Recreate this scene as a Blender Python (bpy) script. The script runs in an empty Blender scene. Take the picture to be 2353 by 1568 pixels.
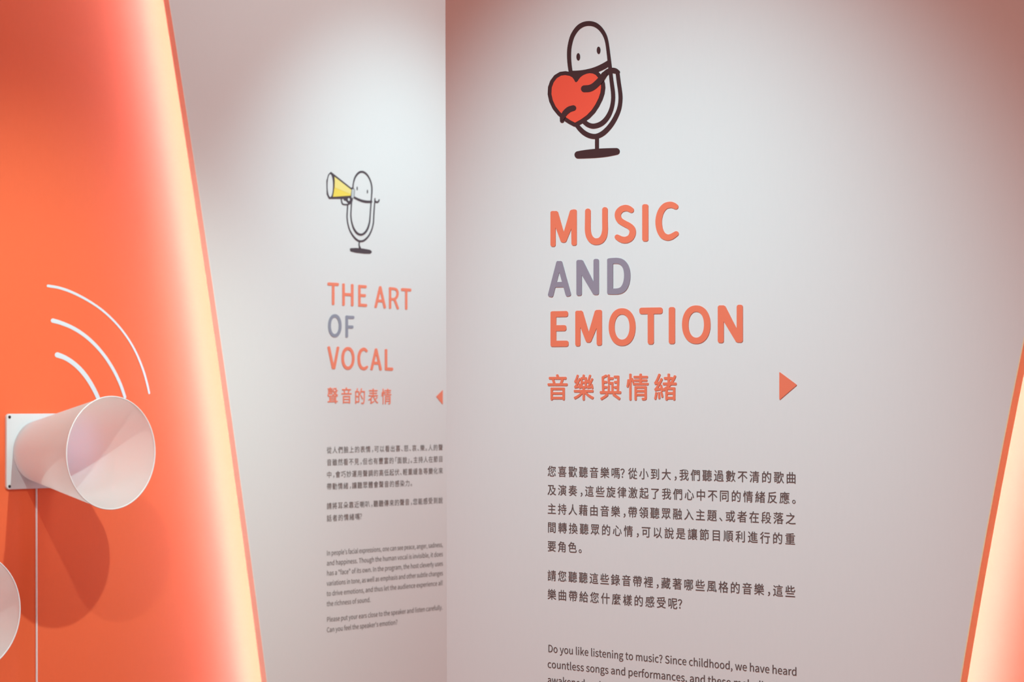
import bpy, bmesh, math, os
import numpy as np
from mathutils import Vector, Matrix

# ------------------------------------------------------------------ camera, world, lights, exposure
W, H = 2353.0, 1568.0
F = 5082.0                       # focal length in pixels
CX, HY = W / 2, 918.0            # principal column, horizon row
EYE = 1.5
sc = bpy.context.scene
COL = sc.collection
cam = bpy.data.objects.new('camera', bpy.data.cameras.new('camera'))
COL.objects.link(cam)
cam.location = (0, 0, EYE)
cam.rotation_euler = (math.pi / 2, 0, 0)
cam.data.sensor_width = 36
cam.data.lens = 36 * F / W
cam.data.shift_y = (HY - H / 2) / W
cam.data.dof.use_dof = True
cam.data.dof.focus_distance = 2.92
cam.data.dof.aperture_fstop = 15
sc.camera = cam

sc.view_settings.view_transform = 'Standard'
sc.view_settings.look = 'None'
sc.view_settings.exposure = 0.0
sc.view_settings.gamma = 1.0
sc.view_settings.use_curve_mapping = False

world = bpy.data.worlds.new('world')
sc.world = world
world.use_nodes = True
bg = world.node_tree.nodes['Background']
bg.inputs[0].default_value = (1.0, 0.49, 0.415, 1)
bg.inputs[1].default_value = 1.17


class Plane:
    """upright wall plane: u runs to the right along the wall, v up from eye level, n towards the room"""
    def __init__(s, P0, d):
        s.P0 = np.array(P0, float); s.d = np.array(d, float) / np.hypot(*d)
        s.n = np.array([s.d[1], -s.d[0]])
    def uv(s, x, y, off=0.0):
        P = s.P0 + s.n * off; t = (x - CX) / F
        u = (t * P[1] - P[0]) / (s.d[0] - t * s.d[1]); Z = P[1] + u * s.d[1]
        return u, (HY - y) / F * Z
    def w(s, u, v, h=0.0):
        p = s.P0 + s.d * u + s.n * h
        return Vector((p[0], p[1], EYE + v))
    def mat(s, u, v, h=0.0):
        R = Matrix(((s.d[0], 0, s.n[0]), (s.d[1], 0, s.n[1]), (0, 1, 0))).to_4x4()
        return Matrix.Translation(s.w(u, v, h)) @ R


_n = math.hypot(4313.5, F)
ZL, ZR = 4.85, 3.0
PL = Plane(((751 - CX) / F * ZL, ZL), (4313.5 / _n, F / _n))        # pale wall with THE ART OF VOCAL
_n = math.hypot(5988.5, F)
PR = Plane(((1265 - CX) / F * ZR, ZR), (5988.5 / _n, -F / _n))      # pale wall with MUSIC AND EMOTION
T, D = 0.016, 0.080                                                # panel thickness, depth of the orange wall behind the pale face
OL, OR = Plane(PL.P0 - PL.n * D, PL.d), Plane(PR.P0 - PR.n * D, PR.d)


def spot(name, loc, target, power, size, blend, color=(1, 1, 1), rad=0.02):
    l = bpy.data.lights.new(name, 'SPOT'); l.energy = power; l.spot_size = math.radians(size)
    l.spot_blend = blend; l.color = color; l.shadow_soft_size = rad
    o = bpy.data.objects.new(name, l); COL.objects.link(o); o.location = loc
    o.rotation_euler = (Vector(target) - Vector(loc)).to_track_quat('-Z', 'Y').to_euler()
    return o


COOL = (0.62, 1.0, 1.06)
ub, vb = OL.uv(82, 1037)                                           # speaker base
spot('spot_speakers', OL.w(ub - .25, vb + 1.02, 1.3), OL.w(ub - .08, vb - .14), 62, 61, 1.0, (.72, 1, .92), .012)
spot('spot_speakers_side', OL.w(ub - 1.0, vb + 1.02, 1.3), OL.w(ub + .1, vb - .05), 36, 50, .8, (.8, 1, .95), .012)
u1, v1 = PL.uv(880, 430)
spot('spot_back_panel', PL.w(u1 - .05, v1 + 1.0, 1.1), PL.w(u1 + .08, v1 - .47), 82, 54, 1.0, COOL, .02)
u2, v2 = PR.uv(1560, 500)
spot('spot_right_panel', PR.w(u2 - .02, v2 + 1.05, 1.15), PR.w(u2 - .02, v2 - .46), 107, 51, 1.0, COOL, .02)

# soft fill light added in the bay to brighten the back panel, no fixture there
al = bpy.data.lights.new('bay_fill_light', 'AREA'); al.shape = 'DISK'; al.size = .45; al.energy = 9.5; al.color = (.78, 1, 1.02)
ao = bpy.data.objects.new('bay_fill_light', al); COL.objects.link(ao); ao.location = PL.w(u1 - .25, 1.42, 1.15)
ao.rotation_euler = (PL.w(u1 - .1, .1, 0) - ao.location).to_track_quat('-Z', 'Y').to_euler()


# ------------------------------------------------------------------ materials
def s2l(c):
    return tuple((x / 255 / 12.92) if x / 255 <= .04045 else ((x / 255 + .055) / 1.055) ** 2.4 for x in c)


def mat(name, col, rough=.6, spec=.3, bump=0.0, var=0.0, metal=0.0):
    m = bpy.data.materials.new(name); m.use_nodes = True
    nt = m.node_tree; b = nt.nodes['Principled BSDF']
    b.inputs['Base Color'].default_value = (*col, 1); b.inputs['Roughness'].default_value = rough
    b.inputs['Specular IOR Level'].default_value = spec; b.inputs['Metallic'].default_value = metal
    if bump or var:
        tc = nt.nodes.new('ShaderNodeTexCoord'); mp = nt.nodes.new('ShaderNodeMapping')
        mp.inputs['Scale'].default_value = (260, 40, 260)            # fine upright roller streaks
        nt.links.new(tc.outputs['Object'], mp.inputs['Vector'])
        nz = nt.nodes.new('ShaderNodeTexNoise'); nz.inputs['Scale'].default_value = 1.0; nz.inputs['Detail'].default_value = 4
        nt.links.new(mp.outputs[0], nz.inputs['Vector'])
        if bump:
            bp = nt.nodes.new('ShaderNodeBump'); bp.inputs['Strength'].default_value = bump; bp.inputs['Distance'].default_value = .001
            nt.links.new(nz.outputs['Fac'], bp.inputs['Height']); nt.links.new(bp.outputs[0], b.inputs['Normal'])
        if var:
            mx = nt.nodes.new('ShaderNodeMix'); mx.data_type = 'RGBA'
            mx.inputs['A'].default_value = (*[c * (1 - var) for c in col], 1); mx.inputs['B'].default_value = (*[min(1, c * (1 + var)) for c in col], 1)
            nt.links.new(nz.outputs['Fac'], mx.inputs['Factor']); nt.links.new(mx.outputs['Result'], b.inputs['Base Color'])
    return m


M_PALE = mat('pale wall paint', (.80, .80, .80), .55, .25, .08, .012)
M_ORANGE = mat('orange wall paint', (.92, .158, .058), .55, .25, .12, .02)
M_EDGE = mat('orange edge paled for glow', (.99, .82, .54), .5, .3)  # orange edge made paler, the strip light glow is put into the colour
M_EDGE_L = mat('orange edge whitened for glow', (.99, .95, .90), .5, .3)  # same kind of edge, nearly white to stand for LED glow falling on it
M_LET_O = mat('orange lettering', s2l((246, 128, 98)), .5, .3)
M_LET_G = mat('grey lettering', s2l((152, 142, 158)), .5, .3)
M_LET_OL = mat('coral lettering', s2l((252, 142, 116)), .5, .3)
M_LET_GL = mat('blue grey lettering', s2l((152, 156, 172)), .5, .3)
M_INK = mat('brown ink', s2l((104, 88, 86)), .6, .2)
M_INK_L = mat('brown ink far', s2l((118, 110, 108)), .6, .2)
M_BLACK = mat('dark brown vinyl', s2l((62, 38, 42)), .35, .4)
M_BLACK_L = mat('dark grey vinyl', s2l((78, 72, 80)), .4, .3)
M_RED = mat('red vinyl', s2l((248, 88, 66)), .35, .4)
M_YEL = mat('yellow vinyl', s2l((250, 222, 96)), .5, .3)
M_YEL2 = mat('light yellow vinyl', s2l((248, 230, 142)), .5, .3)
M_GREYV = mat('light grey vinyl', s2l((200, 205, 208)), .5, .3)
M_PLATE = mat('white plastic', (.74, .76, .80), .35, .4)
M_ARC = mat('white vinyl', (.70, .80, .87), .5, .3)
M_SCREW = mat('black screw', (.012, .01, .012), .35, .5)
M_CABLE = mat('white cable', (.85, .85, .87), .4, .4)
M_FLOOR = mat('grey carpet', (.25, .17, .15), .95, .1)
M_CEIL = mat('ceiling paint', (.55, .50, .48), .9, .1)
M_RIM = mat('white acrylic edge', (.86, .88, .92), .25, .5)

M_CONE = bpy.data.materials.new('frosted white acrylic'); M_CONE.use_nodes = True
nt = M_CONE.node_tree; nt.nodes.remove(nt.nodes['Principled BSDF'])
df = nt.nodes.new('ShaderNodeBsdfDiffuse'); df.inputs[0].default_value = (.91, .97, .99, 1)
tr = nt.nodes.new('ShaderNodeBsdfTranslucent'); tr.inputs[0].default_value = (.90, .98, .99, 1)
gl = nt.nodes.new('ShaderNodeBsdfGlossy'); gl.inputs['Roughness'].default_value = .35
m1 = nt.nodes.new('ShaderNodeMixShader'); m1.inputs[0].default_value = .46
m2 = nt.nodes.new('ShaderNodeMixShader'); m2.inputs[0].default_value = .04
nt.links.new(df.outputs[0], m1.inputs[1]); nt.links.new(tr.outputs[0], m1.inputs[2])
nt.links.new(m1.outputs[0], m2.inputs[1]); nt.links.new(gl.outputs[0], m2.inputs[2])
nt.links.new(m2.outputs[0], nt.nodes['Material Output'].inputs[0])

M_LED = bpy.data.materials.new('led light'); M_LED.use_nodes = True
b = M_LED.node_tree.nodes['Principled BSDF']
b.inputs['Emission Color'].default_value = (.76, 1.02, 1.60, 1); b.inputs['Emission Strength'].default_value = 30


# ------------------------------------------------------------------ object helpers
def link(name, me, m=None, parent=None, mw=None):
    o = bpy.data.objects.new(name, me); COL.objects.link(o)
    if m and me is not None and not me.materials: me.materials.append(m)
    if mw is not None: o.matrix_world = mw
    if parent is not None:
        o.parent = parent
        o.matrix_parent_inverse = Matrix.Identity(4)
        if mw is not None: o.matrix_basis = PARENT_W[parent.name].inverted() @ mw
        else: o.matrix_basis = Matrix.Identity(4)
    PARENT_W[o.name] = (mw.copy() if mw is not None else (PARENT_W[parent.name].copy() if parent is not None else Matrix.Identity(4)))
    return o


PARENT_W = {}


def mesh(name, vs, fs, smooth=False):
    me = bpy.data.meshes.new(name); me.from_pydata([tuple(v) for v in vs], [], fs); me.update()
    if smooth:
        for p in me.polygons: p.use_smooth = True
    return me


def tag(o, label, cat, group=None):
    o['label'] = label; o['category'] = cat
    if group: o['group'] = group
    return o


def thing(name, label, cat, mw, group=None):
    return tag(link(name, None, mw=mw), label, cat, group)


def struct(o, label=None):
    o['kind'] = 'structure'
    if label: o['label'] = label
    return o


def slab(pts, h0, h1):
    """closed slab over polygon pts (u,v) from depth h0 to h1, in plane-local axes"""
    n = len(pts)
    vs = [(u, v, h1) for u, v in pts] + [(u, v, h0) for u, v in pts]
    fs = [tuple(range(n)), tuple(range(2 * n - 1, n - 1, -1))]
    fs += [(i, i + n, (i + 1) % n + n, (i + 1) % n) for i in range(n)]
    return vs, fs


# ------------------------------------------------------------------ the setting
CEIL = 3.0
fl = mesh('floor', [(-6, -2.5, 0), (6, -2.5, 0), (6, 9, 0), (-6, 9, 0), (-6, -2.5, -.1), (6, -2.5, -.1), (6, 9, -.1), (-6, 9, -.1)],
          [(0, 1, 2, 3), (7, 6, 5, 4), (0, 4, 5, 1), (1, 5, 6, 2), (2, 6, 7, 3), (3, 7, 4, 0)])
struct(link('floor', fl, M_FLOOR))
ce = mesh('ceiling', [(-6, -2.5, CEIL + .1), (6, -2.5, CEIL + .1), (6, 9, CEIL + .1), (-6, 9, CEIL + .1), (-6, -2.5, CEIL), (6, -2.5, CEIL), (6, 9, CEIL), (-6, 9, CEIL)],
          [(0, 1, 2, 3), (7, 6, 5, 4), (0, 4, 5, 1), (1, 5, 6, 2), (2, 6, 7, 3), (3, 7, 4, 0)])
struct(link('ceiling', ce, M_CEIL))

left_edge_px = [(388.8, 0), (414.8, 160), (481.3, 600), (505, 760), (592.3, 1400), (614.5, 1568)]
right_edge_px = [(2353, 771.5), (2337, 849), (2323.8, 918), (2299.8, 1040), (2250.7, 1300), (2225.2, 1444), (2205.4, 1568)]


def edge_curve(P, pts):
    """smooth edge u(v) fitted through measured points, straight beyond them, floor to ceiling"""
    q = np.array([P.uv(*p) for p in pts]); c = np.polyfit(q[:, 1], q[:, 0], 2)
    lo, hi = q[:, 1].min(), q[:, 1].max()
    out = []
    for v in np.linspace(-EYE, CEIL - EYE, 61):
        vc = min(max(v, lo), hi)
        out.append((np.polyval(c, vc) + np.polyval(np.polyder(c), vc) * (v - vc), v))
    return out


eL, eR = edge_curve(PL, left_edge_px), edge_curve(PR, right_edge_px)
uR_end = [(PL.uv(1176, 0)[0] + 1.3)] * 2
back = [(u, v) for u, v in eL][::-1] + [(uR_end[0], -EYE), (uR_end[0], CEIL - EYE)]
vs, fs = slab(back, -T + .0005, 0)
struct(link('wall_back', mesh('wall_back', vs, fs), M_PALE, mw=PL.mat(0, 0)), 'pale grey panel wall with the vocal text, curved left edge')
uRl = [PR.uv(1023.5, 0), PR.uv(1027, 1568)]
k = (uRl[1][0] - uRl[0][0]) / (uRl[1][1] - uRl[0][1])
free = [(uRl[0][0] + k * (v - uRl[0][1]), v) for v in (CEIL - EYE, -EYE)]
right = free + [(u, v) for u, v in eR]
vs, fs = slab(right, -T + .0005, 0)
struct(link('wall_right', mesh('wall_right', vs, fs), M_PALE, mw=PR.mat(0, 0)), 'pale grey panel wall with the music text, free upright left end')


def ribbon(edge, side):
    """painted edge band of a panel following its cut edge, 2 mm proud sideways"""
    w = .0015
    pts = [(u, v) for u, v in edge] + [(u + side * w, v) for u, v in edge][::-1]
    return slab(pts if side < 0 else pts[::-1], -T, 0)


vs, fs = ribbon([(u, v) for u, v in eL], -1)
struct(link('trim_1', mesh('trim_1', vs, fs), M_EDGE_L, mw=PL.mat(0, 0)), 'orange edge of the back panel, colour paled to carry strip light glow')
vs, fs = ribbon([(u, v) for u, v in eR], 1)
struct(link('trim_2', mesh('trim_2', vs, fs), M_EDGE, mw=PR.mat(0, 0)), 'orange edge of the right panel, colour paled to carry strip light glow')

# orange walls behind, 4 cm thick, with room for the cove
uo = OL.uv(0, 0)[0]
vs, fs = slab([(uo - 1.6, -EYE), (uR_end[0], -EYE), (uR_end[0], CEIL - EYE), (uo - 1.6, CEIL - EYE)], -.04, 0)
struct(link('wall_left', mesh('wall_left', vs, fs), M_ORANGE, mw=OL.mat(0, 0)), 'orange painted wall carrying the cone speakers')
ur = OR.uv(2353, 0)[0]
uf = max(free[0][0], free[1][0]) + .005
vs, fs = slab([(uf, -EYE), (ur + .75, -EYE), (ur + .75, CEIL - EYE), (uf, CEIL - EYE)], -.04, 0)
struct(link('wall_far_right', mesh('wall_far_right', vs, fs), M_ORANGE, mw=OR.mat(0, 0)), 'orange painted wall lit from behind the right panel')


def led(P, edge, side, inset, name):
    """LED strip stuck to the back of a panel: a thin box in many short segments"""
    q = [(u - side * inset, v) for u, v in edge if -EYE < v < CEIL - EYE]
    n = len(q); w = .006; a, b_ = -T - .0005, -T - .007
    vs = []
    for u, v in q: vs += [(u - w, v, a), (u + w, v, a), (u + w, v, b_), (u - w, v, b_)]
    fs = []
    for i in range(n - 1):
        for j in range(4):
            fs.append((i * 4 + j, i * 4 + (j + 1) % 4, i * 4 + 4 + (j + 1) % 4, i * 4 + 4 + j))
    fs += [(0, 3, 2, 1), (4 * n - 4, 4 * n - 3, 4 * n - 2, 4 * n - 1)]
    return tag(link('led_strip', mesh(name, vs, fs), M_LED, mw=P.mat(0, 0)),
               'glowing strip light hidden behind the slanted edge of the %s panel' % name, 'light')


led(PL, eL, -1, .046, 'back')
led(PR, eR, 1, .046, 'right')


# ------------------------------------------------------------------ flat shapes: distance fields -> outlines -> thin solids
def poly_d(X, Y, pts):
    p = np.array(pts, float); q = np.roll(p, -1, 0)
    d = np.full(X.shape, 1e18); ins = np.zeros(X.shape, bool)
    for (ax, ay), (bx, by) in zip(p, q):
        ex, ey = bx - ax, by - ay; L = ex * ex + ey * ey
        if L == 0: continue
        t = np.clip(((X - ax) * ex + (Y - ay) * ey) / L, 0, 1)
        d = np.minimum(d, (X - ax - t * ex) ** 2 + (Y - ay - t * ey) ** 2)
        c = (ay > Y) != (by > Y)
        if ay != by: ins ^= c & (X < (bx - ax) * (Y - ay) / (by - ay) + ax)
    d = np.sqrt(d); return np.where(ins, -d, d)


def multi_d(X, Y, loops):
    """signed distance to a region bounded by several loops (holes included)"""
    d = np.full(X.shape, 1e18); ins = np.zeros(X.shape, bool)
    for L in loops:
        q = poly_d(X, Y, L); ins ^= q < 0; d = np.minimum(d, np.abs(q))
    return np.where(ins, -d, d)


def catmull(pts, n=8):
    p = np.array(pts, float); out = []
    for i in range(len(p) - 1):
        a, b_, c, d = p[max(i - 1, 0)], p[i], p[i + 1], p[min(i + 2, len(p) - 1)]
        for t in np.arange(n) / n:
            out.append(.5 * (2 * b_ + (c - a) * t + (2 * a - 5 * b_ + 4 * c - d) * t * t + (-a + 3 * b_ - 3 * c + d) * t ** 3))
    out.append(p[-1]); return np.array(out)


def path_d(X, Y, pts, smooth=True):
    """pts (x,y,r) variable-width stroke with round ends"""
    q = catmull(pts) if smooth and len(pts) > 2 else np.array(pts, float)
    d = np.full(X.shape, 1e9)
    for (ax, ay, ar), (bx, by, br) in zip(q[:-1], q[1:]):
        ex, ey = bx - ax, by - ay; L = max(ex * ex + ey * ey, 1e-9)
        t = np.clip(((X - ax) * ex + (Y - ay) * ey) / L, 0, 1)
        d = np.minimum(d, np.hypot(X - ax - t * ex, Y - ay - t * ey) - (ar + t * (br - ar)))
    return d


def bar_d(X, Y, x0, y0, x1, y1, hw, r=None):
    """straight bar, ends included, corners rounded by r"""
    r = min(hw, r if r is not None else hw * .75)
    dx, dy = x1 - x0, y1 - y0; L = math.hypot(dx, dy); dx /= L; dy /= L; nx, ny = -dy * (hw - r), dx * (hw - r)
    a, b_ = (x0 + dx * r, y0 + dy * r), (x1 - dx * r, y1 - dy * r)
    if hw - r < .3: return path_d(X, Y, [(*a, hw), (*b_, hw)], False)
    return poly_d(X, Y, [(a[0] + nx, a[1] + ny), (b_[0] + nx, b_[1] + ny), (b_[0] - nx, b_[1] - ny), (a[0] - nx, a[1] - ny)]) - r


def ell_d(X, Y, cx, cy, rx, ry, p=2.0):
    k_ = (np.abs((X - cx) / rx) ** p + np.abs((Y - cy) / ry) ** p) ** (1 / p)
    return (k_ - 1) * min(rx, ry)


def field(ops, X, Y):
    d = np.full(X.shape, 1e9)
    for o in ops:
        kind, a = o[0], o[1:]
        if kind == 'bar': d = np.minimum(d, bar_d(X, Y, *a))
        elif kind == 'path': d = np.minimum(d, path_d(X, Y, a[0]))
        elif kind == 'line': d = np.minimum(d, path_d(X, Y, a[0], False))
        elif kind == 'poly': d = np.minimum(d, poly_d(X, Y, a[0]) - (a[1] if len(a) > 1 else 0))
        elif kind == 'ell': d = np.minimum(d, ell_d(X, Y, *a))
        elif kind == '-ell': d = np.maximum(d, -ell_d(X, Y, *a))
        elif kind == '-poly': d = np.maximum(d, -(poly_d(X, Y, a[0]) - (a[1] if len(a) > 1 else 0)))
        elif kind == '&poly': d = np.maximum(d, poly_d(X, Y, a[0]) - (a[1] if len(a) > 1 else 0))
    return d


def contours(fn, box, step):
    """marching squares: closed outlines of fn(X,Y)<0 in the box"""
    x0, y0, x1, y1 = box
    xs = np.arange(x0 - 2 * step, x1 + 3 * step, step); ys = np.arange(y0 - 2 * step, y1 + 3 * step, step)
    X, Y = np.meshgrid(xs, ys); V = fn(X, Y); V = np.where(V == 0, 1e-9, V)
    V[0, :] = V[-1, :] = 9; V[:, 0] = V[:, -1] = 9
    S = V < 0
    code = S[:-1, :-1] * 1 + S[:-1, 1:] * 2 + S[1:, 1:] * 4 + S[1:, :-1] * 8
    def hp(i, j):
        t = V[j, i] / (V[j, i] - V[j, i + 1]); return (xs[i] + t * step, ys[j])
    def vp(i, j):
        t = V[j, i] / (V[j, i] - V[j + 1, i]); return (xs[i], ys[j] + t * step)
    seg = {}
    tbl = {1: [(3, 0)], 2: [(0, 1)], 3: [(3, 1)], 4: [(1, 2)], 5: [(3, 0), (1, 2)], 6: [(0, 2)], 7: [(3, 2)], 8: [(2, 3)], 9: [(2, 0)],
           10: [(0, 1), (2, 3)], 11: [(2, 1)], 12: [(1, 3)], 13: [(1, 0)], 14: [(0, 3)]}
    for j, i in zip(*np.nonzero((code > 0) & (code < 15))):
        K = [('h', i, j), ('v', i + 1, j), ('h', i, j + 1), ('v', i, j)]
        for a, b_ in tbl[int(code[j, i])]: seg[K[a]] = K[b_]
    loops = []
    while seg:
        s = next(iter(seg)); cur = s; L = []
        while cur in seg:
            nx = seg.pop(cur); L.append(hp(cur[1], cur[2]) if cur[0] == 'h' else vp(cur[1], cur[2])); cur = nx
        if len(L) > 5: loops.append(L)
    return loops


def simplify(L, tol):
    p = np.array(L); n = len(p)
    far = int(np.argmax(((p - p[0]) ** 2).sum(1))); keep = {0, far}
    st = [(0, far), (far, n)]
    pp = np.vstack([p, p[:1]])
    while st:
        a, b_ = st.pop()
        if b_ - a < 2: continue
        e = pp[b_] - pp[a]; l = np.hypot(*e) or 1e-9
        d = np.abs(e[0] * (pp[a + 1:b_, 1] - pp[a, 1]) - e[1] * (pp[a + 1:b_, 0] - pp[a, 0])) / l
        k_ = int(np.argmax(d))
        if d[k_] > tol: k_ += a + 1; keep.add(k_ % n); st += [(a, k_), (k_, b_)]
    return [tuple(p[i]) for i in sorted(keep)]


def solid(name, loops, h):
    """loops of (u,v) in metres -> mesh with front at h and sides down to 0"""
    c = bpy.data.curves.new('tmp', 'CURVE'); c.dimensions = '2D'; c.fill_mode = 'BOTH'; c.extrude = h / 2
    for L in loops:
        s = c.splines.new('POLY'); s.points.add(len(L) - 1)
        for i, (u, v) in enumerate(L): s.points[i].co = (u, v, 0, 1)
        s.use_cyclic_u = True
    o = bpy.data.objects.new('tmp', c)
    me = bpy.data.meshes.new_from_object(o); me.name = name
    me.transform(Matrix.Translation((0, 0, h / 2)))
    bpy.data.objects.remove(o); bpy.data.curves.remove(c)
    return me


def sticker(name, P, crop, fn, box, h, m, parent, lift=0.0, step=1.5, tol=.25):
    """fn lives in coordinates of a magnified view 'crop' = (x0, y0, scale) of the wall print; carried over to wall metres"""
    loops = [simplify(L, tol) for L in contours(fn, box, step)]
    loops = [[P.uv(crop[0] + x / crop[2], crop[1] + y / crop[2]) for x, y in L] for L in loops]
    allp = np.array([p for L in loops for p in L]); c = (allp.min(0) + allp.max(0)) / 2
    me = solid(name, [[(u - c[0], v - c[1]) for u, v in L] for L in loops], h)
    me.materials.clear()
    return link(name, me, m, parent, P.mat(c[0], c[1], lift))


def opsbox(ops):
    xs, ys = [], []
    for o in ops:
        k_, a = o[0], o[1:]
        if k_ == 'bar': xs += [a[0] - a[4], a[0] + a[4], a[2] - a[4], a[2] + a[4]]; ys += [a[1] - a[4], a[1] + a[4], a[3] - a[4], a[3] + a[4]]
        elif k_ in ('path', 'line'):
            for p in a[0]: xs += [p[0] - p[2] - 8, p[0] + p[2] + 8]; ys += [p[1] - p[2] - 8, p[1] + p[2] + 8]
        elif k_ == 'poly':
            r = a[1] if len(a) > 1 else 0
            for p in a[0]: xs += [p[0] - r, p[0] + r]; ys += [p[1] - r, p[1] + r]
        elif k_ == 'ell': xs += [a[0] - a[2], a[0] + a[2]]; ys += [a[1] - a[3], a[1] + a[3]]
    return min(xs), min(ys), max(xs), max(ys)


def shape(name, P, crop, ops, h, m, parent, lift=0.0, step=1.5, tol=.25):
    return sticker(name, P, crop, lambda X, Y: field(ops, X, Y), opsbox(ops), h, m, parent, lift, step, tol)


# ------------------------------------------------------------------ cut-out headings
CR = (1240, 440, 3.0152)          # magnified view of the right heading
CLh = (730, 630, 4.7516)          # magnified view of the left heading


def bar(x0, y0, x1, y1, hw, r=None): return ('bar', x0, y0, x1, y1, hw, r)


R_WORDS = [
 ('MUSIC', 'orange raised capitals reading MUSIC, top line of the right heading', M_LET_O, [
  [bar(95, 136, 95, 383, 17.5), bar(241, 125, 241, 375, 18), ('poly', [(88, 146), (116, 144), (122, 148), (178, 343), (174, 346), (162, 346), (155, 342), (90, 165)], 8),
   ('poly', [(250, 140), (226, 135), (220, 139), (164, 330), (162, 346), (174, 346), (180, 342), (250, 165)], 8)],
  [('path', [(336.5, 138, 19), (336, 200, 19.5), (336, 270, 20), (345, 312, 21), (366, 339, 22), (393, 348, 22.5), (424, 340, 22), (446, 312, 21), (455, 268, 19.5), (454.5, 200, 19), (454.5, 128, 19)])],
  [('path', [(637, 130, 18), (618, 119, 20), (597, 115, 21.5), (568, 124, 21.5), (547, 148, 21.5), (545, 178, 21), (560, 204, 21), (592, 224, 21), (622, 240, 21), (643, 262, 21.5), (646, 290, 22), (632, 320, 22), (606, 335, 22.5), (580, 336, 22), (556, 327, 20), (540, 317, 18)])],
  [bar(734, 89, 734, 346, 21, 15)],
  [('path', [(945, 106, 18), (928, 97, 20), (905, 93, 21.5), (870, 104, 21.5), (841, 142, 21.5), (827, 200, 22), (832, 258, 22), (853, 302, 22), (885, 319, 21), (912, 315, 20), (932, 304, 18.5), (948, 293, 17)])],
 ]),
 ('AND', 'grey raised capitals reading AND between the orange heading words', M_LET_G, [
  [bar(139, 484, 75, 731, 18.5, 13), bar(137, 484, 204, 727, 18.5, 13), bar(100, 647, 180, 645, 18)],
  [bar(275.5, 475, 275.5, 723, 18.5), bar(394, 468, 394, 717, 18.5), ('poly', [(268, 484), (290, 483), (297, 487), (404, 703), (398, 709), (385, 709), (377, 704), (268, 520)], 8)],
  [bar(490.5, 465, 490.5, 713, 20, 10), ('path', [(490, 483, 20), (542, 481, 20), (576, 494, 20.5), (600, 528, 21), (609, 580, 21.5), (602, 636, 21.5), (580, 676, 21), (546, 692, 20.5), (490, 694, 20)])],
 ]),
 ('EMOTION', 'orange raised capitals reading EMOTION, longest word of the right heading', M_LET_O, [
  [bar(97.5, 832, 97.5, 1076, 19.5, 10), bar(80, 851, 199, 849, 20), bar(80, 948, 187, 947, 20), bar(80, 1056, 202, 1055, 20.5)],
  [bar(267, 827, 267, 1073, 17.5), bar(415.5, 821, 415.5, 1068, 18), ('poly', [(262, 838), (288, 834), (295, 840), (351, 1034), (347, 1039), (335, 1039), (329, 1034), (262, 860)], 8),
   ('poly', [(424, 834), (400, 829), (392, 834), (338, 1020), (336, 1038), (347, 1038), (353, 1034), (424, 860)], 8)],
  [('ell', 573.5, 940, 92.5, 130, 2.15), ('-ell', 573, 940, 52, 87.5, 2.15)],
  [bar(693, 828.5, 854, 826, 22), bar(772, 830, 772, 1060, 21)],
  [bar(918.5, 802, 918.5, 1057, 21.5, 15)],
  [('ell', 1087, 923.5, 98, 133, 2.15), ('-ell', 1087, 924, 54, 90, 2.15)],
  [bar(1257, 790, 1257, 1050, 20.5), bar(1388.5, 786, 1388.5, 1047, 21), ('poly', [(1250, 799), (1275, 798), (1283, 803), (1400, 1034), (1393, 1039), (1375, 1039), (1366, 1034), (1250, 840)], 8)],
 ]),
]
L_WORDS = [
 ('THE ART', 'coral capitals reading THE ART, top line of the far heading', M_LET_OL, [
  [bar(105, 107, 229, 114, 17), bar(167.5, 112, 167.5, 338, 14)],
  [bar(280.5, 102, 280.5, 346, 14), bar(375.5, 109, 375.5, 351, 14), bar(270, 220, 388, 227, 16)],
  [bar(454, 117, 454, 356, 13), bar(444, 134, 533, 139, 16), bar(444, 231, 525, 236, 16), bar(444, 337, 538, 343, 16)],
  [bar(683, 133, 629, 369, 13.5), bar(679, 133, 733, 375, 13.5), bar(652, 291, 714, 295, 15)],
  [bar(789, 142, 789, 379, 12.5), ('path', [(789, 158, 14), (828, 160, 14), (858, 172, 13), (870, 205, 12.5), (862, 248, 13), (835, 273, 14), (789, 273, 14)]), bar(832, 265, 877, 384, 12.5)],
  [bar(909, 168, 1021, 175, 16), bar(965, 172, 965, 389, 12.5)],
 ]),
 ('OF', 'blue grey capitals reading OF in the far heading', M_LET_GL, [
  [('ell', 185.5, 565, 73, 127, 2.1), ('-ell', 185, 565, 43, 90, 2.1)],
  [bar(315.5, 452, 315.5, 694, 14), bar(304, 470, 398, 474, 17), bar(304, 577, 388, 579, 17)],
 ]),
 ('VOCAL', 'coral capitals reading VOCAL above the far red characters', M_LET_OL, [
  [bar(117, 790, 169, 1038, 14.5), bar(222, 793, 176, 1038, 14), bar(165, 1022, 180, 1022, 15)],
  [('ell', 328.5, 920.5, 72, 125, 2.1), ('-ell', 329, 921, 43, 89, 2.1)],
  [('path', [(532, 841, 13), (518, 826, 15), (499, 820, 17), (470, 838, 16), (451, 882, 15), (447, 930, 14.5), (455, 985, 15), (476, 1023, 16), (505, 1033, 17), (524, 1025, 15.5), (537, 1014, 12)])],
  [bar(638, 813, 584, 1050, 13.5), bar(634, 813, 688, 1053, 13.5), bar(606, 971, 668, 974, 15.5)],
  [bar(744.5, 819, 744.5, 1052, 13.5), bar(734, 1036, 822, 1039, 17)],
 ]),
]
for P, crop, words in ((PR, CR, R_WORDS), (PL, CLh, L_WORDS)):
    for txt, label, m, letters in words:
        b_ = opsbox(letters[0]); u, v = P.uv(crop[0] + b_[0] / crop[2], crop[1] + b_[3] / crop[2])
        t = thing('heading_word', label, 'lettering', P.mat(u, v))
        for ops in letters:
            shape('letter', P, crop, ops, .0007, m, t, .0002)
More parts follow.
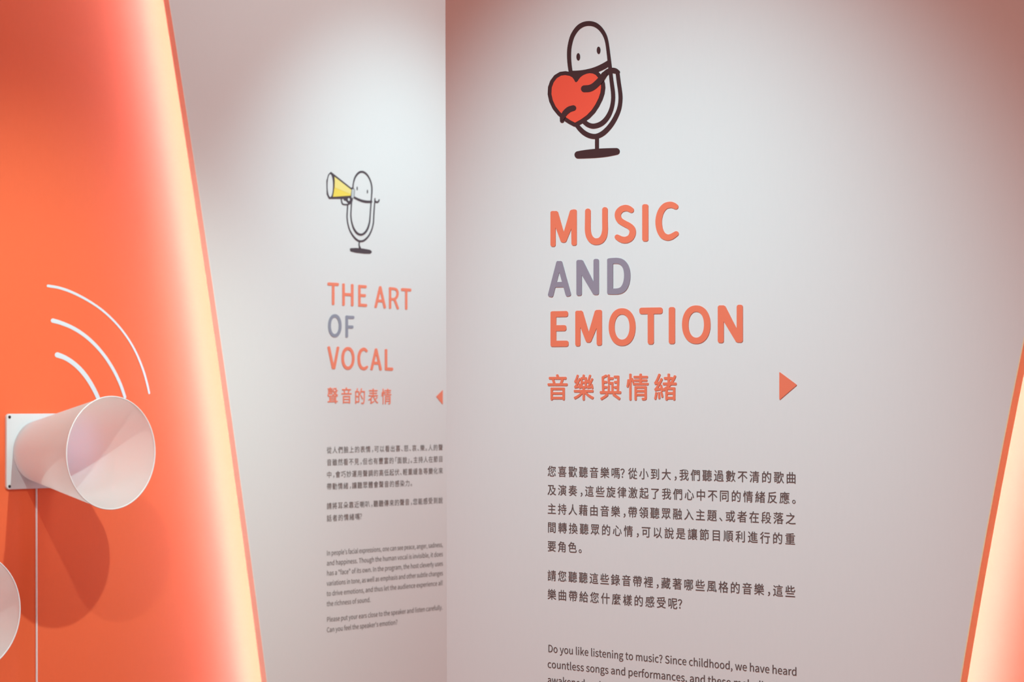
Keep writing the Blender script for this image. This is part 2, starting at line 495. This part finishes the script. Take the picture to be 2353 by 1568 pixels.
t = shape('arrow_sign', PR, CR, [('poly', [(1666, 1257), (1780, 1342), (1666, 1440)], 3)], .0007, M_LET_O, None, .0002)
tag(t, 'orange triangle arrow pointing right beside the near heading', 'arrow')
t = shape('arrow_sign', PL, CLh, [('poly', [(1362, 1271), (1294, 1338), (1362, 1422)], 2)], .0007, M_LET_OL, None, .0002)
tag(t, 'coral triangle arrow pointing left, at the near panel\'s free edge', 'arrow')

# ------------------------------------------------------------------ microphone pictograms
CM = (1220, 20, 4.1269)
RED = [(433, 700), (448, 688), (458, 672), (475, 650), (500, 632), (530, 619), (560, 613), (590, 616), (618, 629), (640, 655), (655, 685), (666, 715), (669, 750), (662, 800), (645, 850), (615, 910), (580, 963), (535, 1010), (480, 1050), (423, 1082),
       (380, 1060), (330, 1027), (280, 980), (240, 930), (212, 870), (199, 810), (202, 750), (220, 700), (250, 660), (290, 636), (330, 631), (370, 638), (396, 652), (413, 675), (421, 693)]
t = thing('microphone_pictogram', 'black outline microphone figure hugging a red heart above the near heading', 'pictogram', PR.mat(*PR.uv(1220 + 630 / 4.127, 20 + 1424 / 4.127)))
o = shape('outline', PR, CM, [
  ('path', [(378, 600, 18), (367, 520, 18.5), (363, 430, 19), (370, 350, 19), (395, 260, 20), (440, 190, 21), (490, 153, 22), (550, 140, 22.5), (610, 152, 22), (660, 190, 20), (700, 250, 18), (722, 320, 16), (736, 420, 16), (750, 540, 17),
            (765, 680, 18), (780, 800, 19), (779, 880, 19), (762, 960, 20), (725, 1035, 22), (670, 1090, 23.5), (600, 1114, 24), (545, 1102, 23), (500, 1068, 21)]),
  ('path', [(380, 615, 26), (460, 612, 26), (540, 600, 26), (620, 578, 27), (690, 547, 28), (738, 517, 26)]),
  ('poly', RED, 38),
  ('path', [(822, 600, 18), (828, 650, 18.5), (836, 710, 18.5), (845, 770, 18.5), (851, 830, 19), (849, 890, 19), (838, 950, 20), (815, 1010, 21), (780, 1075, 22), (735, 1135, 23), (680, 1185, 24), (620, 1211, 24), (560, 1205, 24), (505, 1177, 23), (465, 1140, 22), (436, 1105, 20)]),
  ('path', [(828, 602, 18), (800, 590, 26), (770, 586, 26), (735, 596, 26), (700, 625, 26), (672, 665, 26), (640, 700, 28)]),
  ('poly', [(297, 1030), (297, 1064), (300, 1030)], 20),
  ('bar', 628, 1215, 628, 1335, 18.5, 2),
  ], .0004, M_BLACK, t, .0002)
o = shape('base', PR, CM, [('path', [(450, 1387, 35), (520, 1380, 40), (620, 1372, 43), (720, 1364, 40), (812, 1354, 32)])], .0004, M_BLACK, t, .0002)
o = shape('heart', PR, CM, [('poly', RED)], .0003, M_RED, t, .0007); o['label'] = 'red heart'
for ex, ey in ((450.5, 457), (643.5, 395)):
    shape('eye', PR, CM, [('ell', ex, ey, 17, 35)], .0004, M_BLACK, t, .0002)
shape('arm', PR, CM, [('path', [(700, 625, 26), (672, 665, 28), (640, 703, 30), (600, 738, 31), (560, 757, 33), (513, 761, 33)])], .0003, M_BLACK, t, .0011)
shape('arm', PR, CM, [('path', [(407, 944, 27), (370, 956, 28), (335, 984, 27), (312, 1018, 24), (300, 1040, 20)])], .0003, M_BLACK, t, .0011)

CV = (720, 370, 6.535)
t = thing('microphone_pictogram', 'thin outline microphone figure shouting through a yellow megaphone, on the far panel', 'pictogram', PL.mat(*PL.uv(720 + 710 / 6.535, 370 + 1395 / 6.535)))
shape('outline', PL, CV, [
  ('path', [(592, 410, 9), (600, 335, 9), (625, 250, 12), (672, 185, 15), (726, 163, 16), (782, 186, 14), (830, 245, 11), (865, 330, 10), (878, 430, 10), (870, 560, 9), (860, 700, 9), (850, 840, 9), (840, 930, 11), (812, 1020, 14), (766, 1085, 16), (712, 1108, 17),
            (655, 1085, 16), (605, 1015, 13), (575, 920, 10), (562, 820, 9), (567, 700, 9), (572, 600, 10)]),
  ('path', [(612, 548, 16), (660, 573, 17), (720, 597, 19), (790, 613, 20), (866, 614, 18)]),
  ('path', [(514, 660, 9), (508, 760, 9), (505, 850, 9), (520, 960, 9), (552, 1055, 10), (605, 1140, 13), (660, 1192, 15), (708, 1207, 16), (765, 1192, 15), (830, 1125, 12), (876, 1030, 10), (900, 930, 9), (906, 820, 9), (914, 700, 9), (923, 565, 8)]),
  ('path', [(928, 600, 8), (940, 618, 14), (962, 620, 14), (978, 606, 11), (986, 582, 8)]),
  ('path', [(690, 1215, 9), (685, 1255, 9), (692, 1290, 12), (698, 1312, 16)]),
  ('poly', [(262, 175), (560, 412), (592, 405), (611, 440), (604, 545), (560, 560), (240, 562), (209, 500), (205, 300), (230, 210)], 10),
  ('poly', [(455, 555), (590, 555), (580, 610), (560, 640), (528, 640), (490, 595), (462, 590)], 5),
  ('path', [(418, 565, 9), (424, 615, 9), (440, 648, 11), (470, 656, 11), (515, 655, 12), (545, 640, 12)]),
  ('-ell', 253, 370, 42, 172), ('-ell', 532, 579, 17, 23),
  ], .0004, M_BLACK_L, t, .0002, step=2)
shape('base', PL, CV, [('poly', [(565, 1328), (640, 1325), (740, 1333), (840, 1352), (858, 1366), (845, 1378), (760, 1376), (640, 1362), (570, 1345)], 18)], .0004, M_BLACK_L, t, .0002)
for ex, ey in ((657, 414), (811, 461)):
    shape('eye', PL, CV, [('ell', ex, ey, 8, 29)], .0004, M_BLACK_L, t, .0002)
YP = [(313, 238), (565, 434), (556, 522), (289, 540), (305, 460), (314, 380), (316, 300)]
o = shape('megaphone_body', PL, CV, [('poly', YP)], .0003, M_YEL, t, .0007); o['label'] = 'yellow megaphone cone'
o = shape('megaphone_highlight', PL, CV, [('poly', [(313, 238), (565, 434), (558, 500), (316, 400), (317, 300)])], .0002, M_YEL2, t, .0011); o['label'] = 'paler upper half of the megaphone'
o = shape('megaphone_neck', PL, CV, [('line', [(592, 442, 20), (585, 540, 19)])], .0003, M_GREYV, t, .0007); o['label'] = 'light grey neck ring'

# ------------------------------------------------------------------ typeset text: glyph outlines from Blender's own type
try:
    FONT = bpy.data.fonts.load(os.path.join(bpy.utils.system_resource('DATAFILES', path='fonts'), 'Noto Sans CJK Regular.woff2'))
except Exception:
    FONT = None
GL, ADV = {}, {}
TMP = bpy.data.scenes.new('scratch')


def rows(strings, off=0.0):
    """outline mesh of each string: all set in one text block, one string to a row, then cut apart by row"""
    c = bpy.data.curves.new('g', 'FONT'); c.body = '\n'.join(strings); c.size = 1.0; c.offset = off; c.resolution_u = 3
    c.space_line = 3.0
    if FONT: c.font = FONT
    o = bpy.data.objects.new('g', c); TMP.collection.objects.link(o)
    TMP.view_layers[0].update(); dg = TMP.view_layers[0].depsgraph
    me = bpy.data.meshes.new_from_object(o.evaluated_get(dg))
    V = np.array([v.co[:2] for v in me.vertices]); Fs = [tuple(p.vertices) for p in me.polygons]
    bpy.data.objects.remove(o); bpy.data.curves.remove(c); bpy.data.meshes.remove(me)
    row = np.rint(-(V[:, 1] - .12) / 3.0).astype(int)
    out = [([], []) for _ in strings]; idx = np.zeros(len(V), int)
    for i, r in enumerate(row):
        idx[i] = len(out[r][0]); out[r][0].append((float(V[i, 0]), float(V[i, 1] + 3.0 * r)))
    for f in Fs: out[row[f[0]]][1].append(tuple(int(idx[i]) for i in f))
    return out


def outline(vs, fs):
    """border loops of a flat triangle mesh"""
    key = [(round(a, 5), round(b_, 5)) for a, b_ in vs]; cnt = {}
    for q in fs:
        for a, b_ in zip(q, q[1:] + q[:1]):
            k_ = (key[a], key[b_])
            if (k_[1], k_[0]) in cnt: del cnt[(k_[1], k_[0])]
            else: cnt[k_] = 1
    nxt = {}
    for a, b_ in cnt: nxt.setdefault(a, []).append(b_)
    loops = []
    while nxt:
        s0 = cur = next(iter(nxt)); L = []
        while cur in nxt:
            L.append(cur); n_ = nxt[cur].pop()
            if not nxt[cur]: del nxt[cur]
            cur = n_
            if cur == s0: break
        if len(L) > 2: loops.append(L)
    return loops


def typeset_all(body_chars, head_chars, off):
    """outlines of every glyph used and the pen advance of every proportional one, in em units"""
    body = sorted(set(body_chars) - {' '}); head = sorted(set(head_chars)); lat = sorted(c for c in set(body_chars) if ord(c) < 0x2000)
    A = rows(['D'] + head + ['||'] + ['|' + c + '|' for c in lat]); B = rows(body)
    ys = [v[1] for v in A[0][0]]; S = .733 / (max(ys) - min(ys)); A0 = A[0]
    for c, (vs, fs) in zip(head, A[1:]): GL[(c, 0.0)] = ([(x * S, y * S) for x, y in vs], fs)
    for c, (vs, fs) in zip(body, B):
        loops = outline([(x * S, y * S) for x, y in vs], fs)
        xs = [p[0] for L in loops for p in L]; ys = [p[1] for L in loops for p in L]
        fat = [simplify(L, .0016) for L in contours(lambda X, Y: multi_d(X, Y, loops) - off, (min(xs) - off, min(ys) - off, max(xs) + off, max(ys) + off), .0135)]
        me = solid('g', fat, 0); GL[(c, off)] = ([tuple(v.co[:2]) for v in me.vertices], [tuple(p.vertices) for p in me.polygons]); bpy.data.meshes.remove(me)
    R = A[1 + len(head):]; base = max(v[0] for v in R[0][0])
    for c, (vs, fs) in zip(lat, R[1:]): ADV[c] = (max(v[0] for v in vs) - base) * S
    print('font scale', S, min(ys) * S)


HALF = '，、。？「」'
OFFS = .0065


def text_line(P, txt, x0, x1, y, em, m, parent, name='text_line'):
    """one printed line from px column x0 to x1 with its baseline passing (x0, y)"""
    u0, v = P.uv(x0, y); u1 = P.uv(x1, y)[0]
    cjk = ord(txt[0]) > 0x2000
    if cjk:
        units = [.56 if c in HALF else 1.0 for c in txt]
        ink = .90                                    # ink width of the last cell
        tot = sum(units) - 1 + (ink if txt[-1] not in HALF else 0.9)
        pitch = (u1 - u0) / tot / em
        pen = []; x = -.05
        for c, k_ in zip(txt, units):
            dx = {'，': .06, '、': .02, '。': .02, '？': -.18, '「': -.42, '」': 0}.get(c, 0)
            pen.append(x + dx); x += k_ * pitch
        sx = 1.0
    else:
        ad = [0.0]
        for c in txt: ad.append(ad[-1] + ADV[c])
        sx = (u1 - u0) / ((ad[-1] - .13) * em); pen = [a - .06 for a in ad[:-1]]; print('condense %.3f' % sx, txt[:20])
    vs, fs = [], []
    for c, p in zip(txt, pen):
        if c == ' ': continue
        g, f = GL[(c, OFFS)]; b0 = len(vs)
        vs += [((gx + p) * em * sx, gy * em, 0) for gx, gy in g]; fs += [tuple(i + b0 for i in q) for q in f]
    return link(name, mesh(name, vs, fs), m, parent, P.mat(u0, v, .0004))


def paragraph(P, lines, em_px, zpx, label, m):
    Z = zpx; em = em_px / F * Z
    t = thing('wall_text', label, 'text', P.mat(*P.uv(lines[-1][1], lines[-1][3])))
    for txt, x0, x1, y in lines: text_line(P, txt, x0, x1, y, em, m, t)
    return t


X0, K = 1259, 3.027
BODY = []
BODY.append((PR, [
 ('您喜歡聽音樂嗎？從小到大，我們聽過數不清的歌曲', X0, 1832.5, 1093.2),
 ('及演奏，這些旋律激起了我們心中不同的情緒反應。', X0, 1833.5, 1136),
 ('主持人藉由音樂，帶領聽眾融入主題、或者在段落之', X0, 1831.5, 1179.3),
 ('間轉換聽眾的心情，可以說是讓節目順利進行的重', X0, 1831, 1222),
 ('要角色。', X0, 1341, 1265.3)], 26.6, ZR, 'brown Chinese paragraph of five lines under the near red heading', M_INK))
BODY.append((PR, [
 ('請您聽聽這些錄音帶裡，藏著哪些風格的音樂，這些', X0, 1830.5, 1332.6),
 ('樂曲帶給您什麼樣的感受呢？', X0, 1574.5, 1376)], 26.6, ZR, 'brown Chinese paragraph of two lines above the near English text', M_INK))
BODY.append((PR, [
 ('Do you like listening to music? Since childhood, we have heard', 1260, 1830.5, 1499),
 ('countless songs and performances, and these melodies have', 1259, 1830.5, 1534.8),
 ('awakened various emotions', 1259, 1500, 1571)], 23.0, ZR, 'brown English paragraph cut off by the lower frame, about listening to music', M_INK))
X1 = 751
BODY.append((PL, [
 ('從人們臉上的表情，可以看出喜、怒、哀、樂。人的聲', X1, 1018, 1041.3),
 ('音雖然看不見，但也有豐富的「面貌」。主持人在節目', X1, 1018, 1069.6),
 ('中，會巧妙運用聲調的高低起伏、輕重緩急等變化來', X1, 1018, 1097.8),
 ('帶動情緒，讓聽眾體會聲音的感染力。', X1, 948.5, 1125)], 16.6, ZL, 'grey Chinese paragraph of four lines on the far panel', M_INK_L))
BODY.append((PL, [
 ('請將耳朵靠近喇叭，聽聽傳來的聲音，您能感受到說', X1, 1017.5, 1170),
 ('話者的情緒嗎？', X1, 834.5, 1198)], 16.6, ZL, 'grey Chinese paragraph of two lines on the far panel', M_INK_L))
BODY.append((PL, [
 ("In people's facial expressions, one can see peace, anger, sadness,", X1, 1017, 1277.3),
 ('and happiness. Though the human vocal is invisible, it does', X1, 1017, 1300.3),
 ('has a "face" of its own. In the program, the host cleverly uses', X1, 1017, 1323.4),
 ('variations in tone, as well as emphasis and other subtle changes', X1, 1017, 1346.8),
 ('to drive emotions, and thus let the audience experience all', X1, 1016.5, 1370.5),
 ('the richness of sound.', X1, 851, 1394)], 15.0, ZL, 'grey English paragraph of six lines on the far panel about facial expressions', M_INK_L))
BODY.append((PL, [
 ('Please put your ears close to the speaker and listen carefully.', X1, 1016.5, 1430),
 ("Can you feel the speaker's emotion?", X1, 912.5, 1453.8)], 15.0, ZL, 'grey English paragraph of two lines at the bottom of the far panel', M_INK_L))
typeset_all(''.join(l[0] for b_ in BODY for l in b_[1]), '音樂與情緒聲的表', OFFS)
for b_ in BODY: paragraph(*b_)
bpy.data.scenes.remove(TMP)


# bold rounded Chinese headings: every glyph thickened and rounded, fitted to its place
def cjk_heading(P, crop, cells, ero, fat, label, m):
    b0 = cells[0][1]; u, v = P.uv(crop[0] + b0[0] / crop[2], crop[1] + b0[3] / crop[2])
    t = thing('heading_word', label, 'lettering', P.mat(u, v))
    for ch, (x0, y0, x1, y1) in cells:
        g, f = GL[(ch, 0.0)]; g = np.array(g); cnt = {}
        key = [(round(a, 5), round(b_, 5)) for a, b_ in g]
        for q in f:
            for a, b_ in zip(q, q[1:] + q[:1]):
                k_ = (key[a], key[b_]); r = (k_[1], k_[0])
                if r in cnt: del cnt[r]
                else: cnt[k_] = 1
        mn, mx = g.min(0), g.max(0)
        sx = (x1 - x0 - 2 * fat) / (mx[0] - mn[0]); sy = (y1 - y0 - 2 * fat) / (mx[1] - mn[1])
        seg = [((x0 + fat + (a[0] - mn[0]) * sx, y1 - fat - (a[1] - mn[1]) * sy), (x0 + fat + (b_[0] - mn[0]) * sx, y1 - fat - (b_[1] - mn[1]) * sy)) for a, b_ in cnt]
        def fn(X, Y, seg=seg):
            d = np.full(X.shape, 1e18); ins = np.zeros(X.shape, bool)
            for (ax, ay), (bx, by) in seg:
                ex, ey = bx - ax, by - ay; L = ex * ex + ey * ey
                if L < 1e-12: continue
                tt = np.clip(((X - ax) * ex + (Y - ay) * ey) / L, 0, 1)
                d = np.minimum(d, (X - ax - tt * ex) ** 2 + (Y - ay - tt * ey) ** 2)
                if ay != by: ins ^= ((ay > Y) != (by > Y)) & (X < (bx - ax) * (Y - ay) / (by - ay) + ax)
            d = np.sqrt(d); return np.where(ins, -d, d) + ero
        core = [simplify(L, .15) for L in contours(fn, (x0, y0, x1, y1), .7)]
        def fn(X, Y, core=core):
            return multi_d(X, Y, core) - ero - fat
        sticker('letter', P, crop, fn, (x0, y0, x1, y1), .0007, m, t, .0002, 1.4, .25)


cjk_heading(PR, CR, [('音', (57, 1267, 196, 1447)), ('樂', (237, 1268, 379, 1448)), ('與', (419, 1268, 567, 1447)), ('情', (603, 1263, 757, 1448)), ('緒', (795, 1262, 951, 1448))],
            3.4, 2.2, 'five orange Chinese characters under the word EMOTION', M_LET_O)
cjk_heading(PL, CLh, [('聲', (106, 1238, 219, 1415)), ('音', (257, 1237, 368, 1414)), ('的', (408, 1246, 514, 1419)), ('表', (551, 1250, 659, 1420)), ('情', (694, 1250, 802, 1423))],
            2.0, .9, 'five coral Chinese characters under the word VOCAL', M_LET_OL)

# ------------------------------------------------------------------ sound-wave arcs above the speaker
CA = (90, 630, 5.0586)
for pts, lab in (
    ([(211, 941, 31), (300, 975, 27), (400, 1040, 26), (490, 1125, 26), (570, 1230, 24.5), (640, 1350, 23.5), (690, 1460, 22), (722, 1560, 21), (740, 1650, 20)], 'short thick white curved sound wave stripe nearest the cone speaker'),
    ([(158, 542, 25), (250, 568, 23), (380, 622, 21), (510, 702, 20), (640, 815, 19), (760, 955, 18), (860, 1110, 17.5), (940, 1275, 17), (995, 1432, 16)], 'middle white curved sound wave stripe above the cone speaker'),
    ([(102, 138, 15.5), (230, 160, 15), (380, 212, 14.5), (560, 305, 13), (730, 420, 12), (880, 560, 11.5), (1010, 720, 11), (1120, 905, 11), (1205, 1110, 11), (1254, 1280, 11), (1277, 1386, 10.5)], 'longest and thinnest white curved sound wave stripe')):
    o = shape('sound_wave_stripe', OL, CA, [('path', pts)], .0004, M_ARC, None, .0002, step=3, tol=.4)
    tag(o, lab, 'decal', 'sound wave stripes above the cone speaker')


# ------------------------------------------------------------------ cone speakers
RB, RR, LEN = .0, .0, .0
mpx = OL.uv(82, 1037)[1] / (HY - 1037)                               # metres per pixel (upright) at the speaker base
PH = .006                                                            # plate height off the wall
RB = 69.5 * mpx
PS = 172 * mpx
# cone length from the shift of the rim centre
best = None
for L in np.arange(.12, .36, .0005):
    u, v = OL.uv(256.3, 1040.3, L)
    e = abs(u - OL.uv(82, 1037)[0])
    if best is None or e < best[0]: best = (e, L, (HY - 1040.3), v)
LEN = best[1]
RR = 129.5 * (best[3] / best[2])
print('cone', LEN, RB, RR, PS, ub, vb)


def ring(r, z, n, k=0): return [(r * math.cos(2 * math.pi * i / n), r * math.sin(2 * math.pi * i / n), z) for i in range(n)]


def speaker(u, v, label, cable_to):
    mw = OL.mat(u, v, 0)
    t = thing('cone_speaker', label, 'speaker', mw, 'cone speakers on the orange wall')
    # plate: rounded square slab with a soft front edge
    r = .007; s = PS / 2
    pts = []
    for cx_, cy_, a0 in ((s - r, s - r, 0), (-s + r, s - r, 90), (-s + r, -s + r, 180), (s - r, -s + r, 270)):
        for a in range(0, 91, 15):
            pts.append((cx_ + r * math.cos(math.radians(a0 + a)), cy_ + r * math.sin(math.radians(a0 + a))))
    n = len(pts); b_ = .0012; vs = []
    for sc_, z in ((1, .0005), (1, PH - b_), (1 - .35 * b_ / s, PH - .35 * b_), (1 - b_ / s, PH)):
        vs += [(x * sc_, y * sc_, z) for x, y in pts]
    fs = [(k_ * n + i, k_ * n + (i + 1) % n, (k_ + 1) * n + (i + 1) % n, (k_ + 1) * n + i) for k_ in range(3) for i in range(n)]
    fs += [tuple(range(3 * n, 4 * n)), tuple(range(n - 1, -1, -1))]
    link('mounting_plate', mesh('mounting_plate', vs, fs), M_PLATE, t, mw)
    for sx_ in (-1, 1):
        for sy_ in (-1, 1):
            rs = .0029; vs = ring(rs, 0, 20) + ring(rs, .0012, 20) + ring(rs * .75, .0022, 20) + ring(rs * .3, .0026, 20) + [(0, 0, .0026)]
            fs = [(k_ * 20 + i, k_ * 20 + (i + 1) % 20, (k_ + 1) * 20 + (i + 1) % 20, (k_ + 1) * 20 + i) for k_ in range(3) for i in range(20)]
            fs += [(60 + i, 60 + (i + 1) % 20, 80) for i in range(20)]
            o = link('screw', mesh('screw', vs, fs, True), M_SCREW, t, OL.mat(u + sx_ * (s - .0062), v + sy_ * (s - .0062), PH)); o['label'] = 'small black screw'
    # horn shell
    N = 96; prof = [(RB * .93, PH), (RB, PH + .002)] + [(RB + (RR - RB) * k_ / 12, PH + .002 + (LEN - PH - .002) * k_ / 12) for k_ in range(1, 13)]
    vs = []
    for r_, z in prof: vs += ring(r_, z, N)
    fs = [(k_ * N + i, k_ * N + (i + 1) % N, (k_ + 1) * N + (i + 1) % N, (k_ + 1) * N + i) for k_ in range(len(prof) - 1) for i in range(N)]
    o = link('horn', mesh('horn', vs, fs, True), M_CONE, t, mw); o['label'] = 'frosted white translucent horn'
    # rim
    vs = []; K_ = 8; rt = .0013
    for i in range(N):
        a = 2 * math.pi * i / N
        for j in range(K_):
            q = 2 * math.pi * j / K_; rr = RR + rt * math.cos(q); vs.append((rr * math.cos(a), rr * math.sin(a), LEN + rt * math.sin(q)))
    fs = [(i * K_ + j, ((i + 1) % N) * K_ + j, ((i + 1) % N) * K_ + (j + 1) % K_, i * K_ + (j + 1) % K_) for i in range(N) for j in range(K_)]
    link('rim', mesh('rim', vs, fs, True), M_RIM, t, mw)
    # speaker disc at the throat
    vs = ring(RB * .9, PH + .0015, 48) + ring(RB * .78, PH + .003, 48) + ring(RB * .2, PH + .001, 48) + [(0, 0, PH + .004)]
    fs = [(k_ * 48 + i, k_ * 48 + (i + 1) % 48, (k_ + 1) * 48 + (i + 1) % 48, (k_ + 1) * 48 + i) for k_ in range(2) for i in range(48)] + [(96 + i, 96 + (i + 1) % 48, 144) for i in range(48)]
    link('driver', mesh('driver', vs, fs, True), M_PLATE, t, mw)
    # cable straight down the wall
    vs = []; rc = .0019; L = cable_to
    for z in np.linspace(-s, -L, 12):
        for j in range(10): a = 2 * math.pi * j / 10; vs.append((rc * math.cos(a) - .0008 * math.sin((z + s) * 2.2), z, rc + .0003 + rc * math.sin(a)))
    fs = [(i * 10 + j, i * 10 + 10 + j, i * 10 + 10 + (j + 1) % 10, i * 10 + (j + 1) % 10) for i in range(11) for j in range(10)]
    fs += [tuple(range(10)), tuple(range(119, 109, -1))]
    o = link('cable', mesh('cable', vs, fs, True), M_CABLE, t, mw); o['label'] = 'thin white cable running straight down'
    return t


speaker(ub, vb, 'white cone speaker with square plate and hanging cable below the sound wave stripes', EYE + vb - .02)
uc, vc = OL.uv(35 - 101.5, 1410, LEN)
speaker(uc, vc, 'white cone speaker cut off by the left frame edge, lower than the other', EYE + vc - .02)
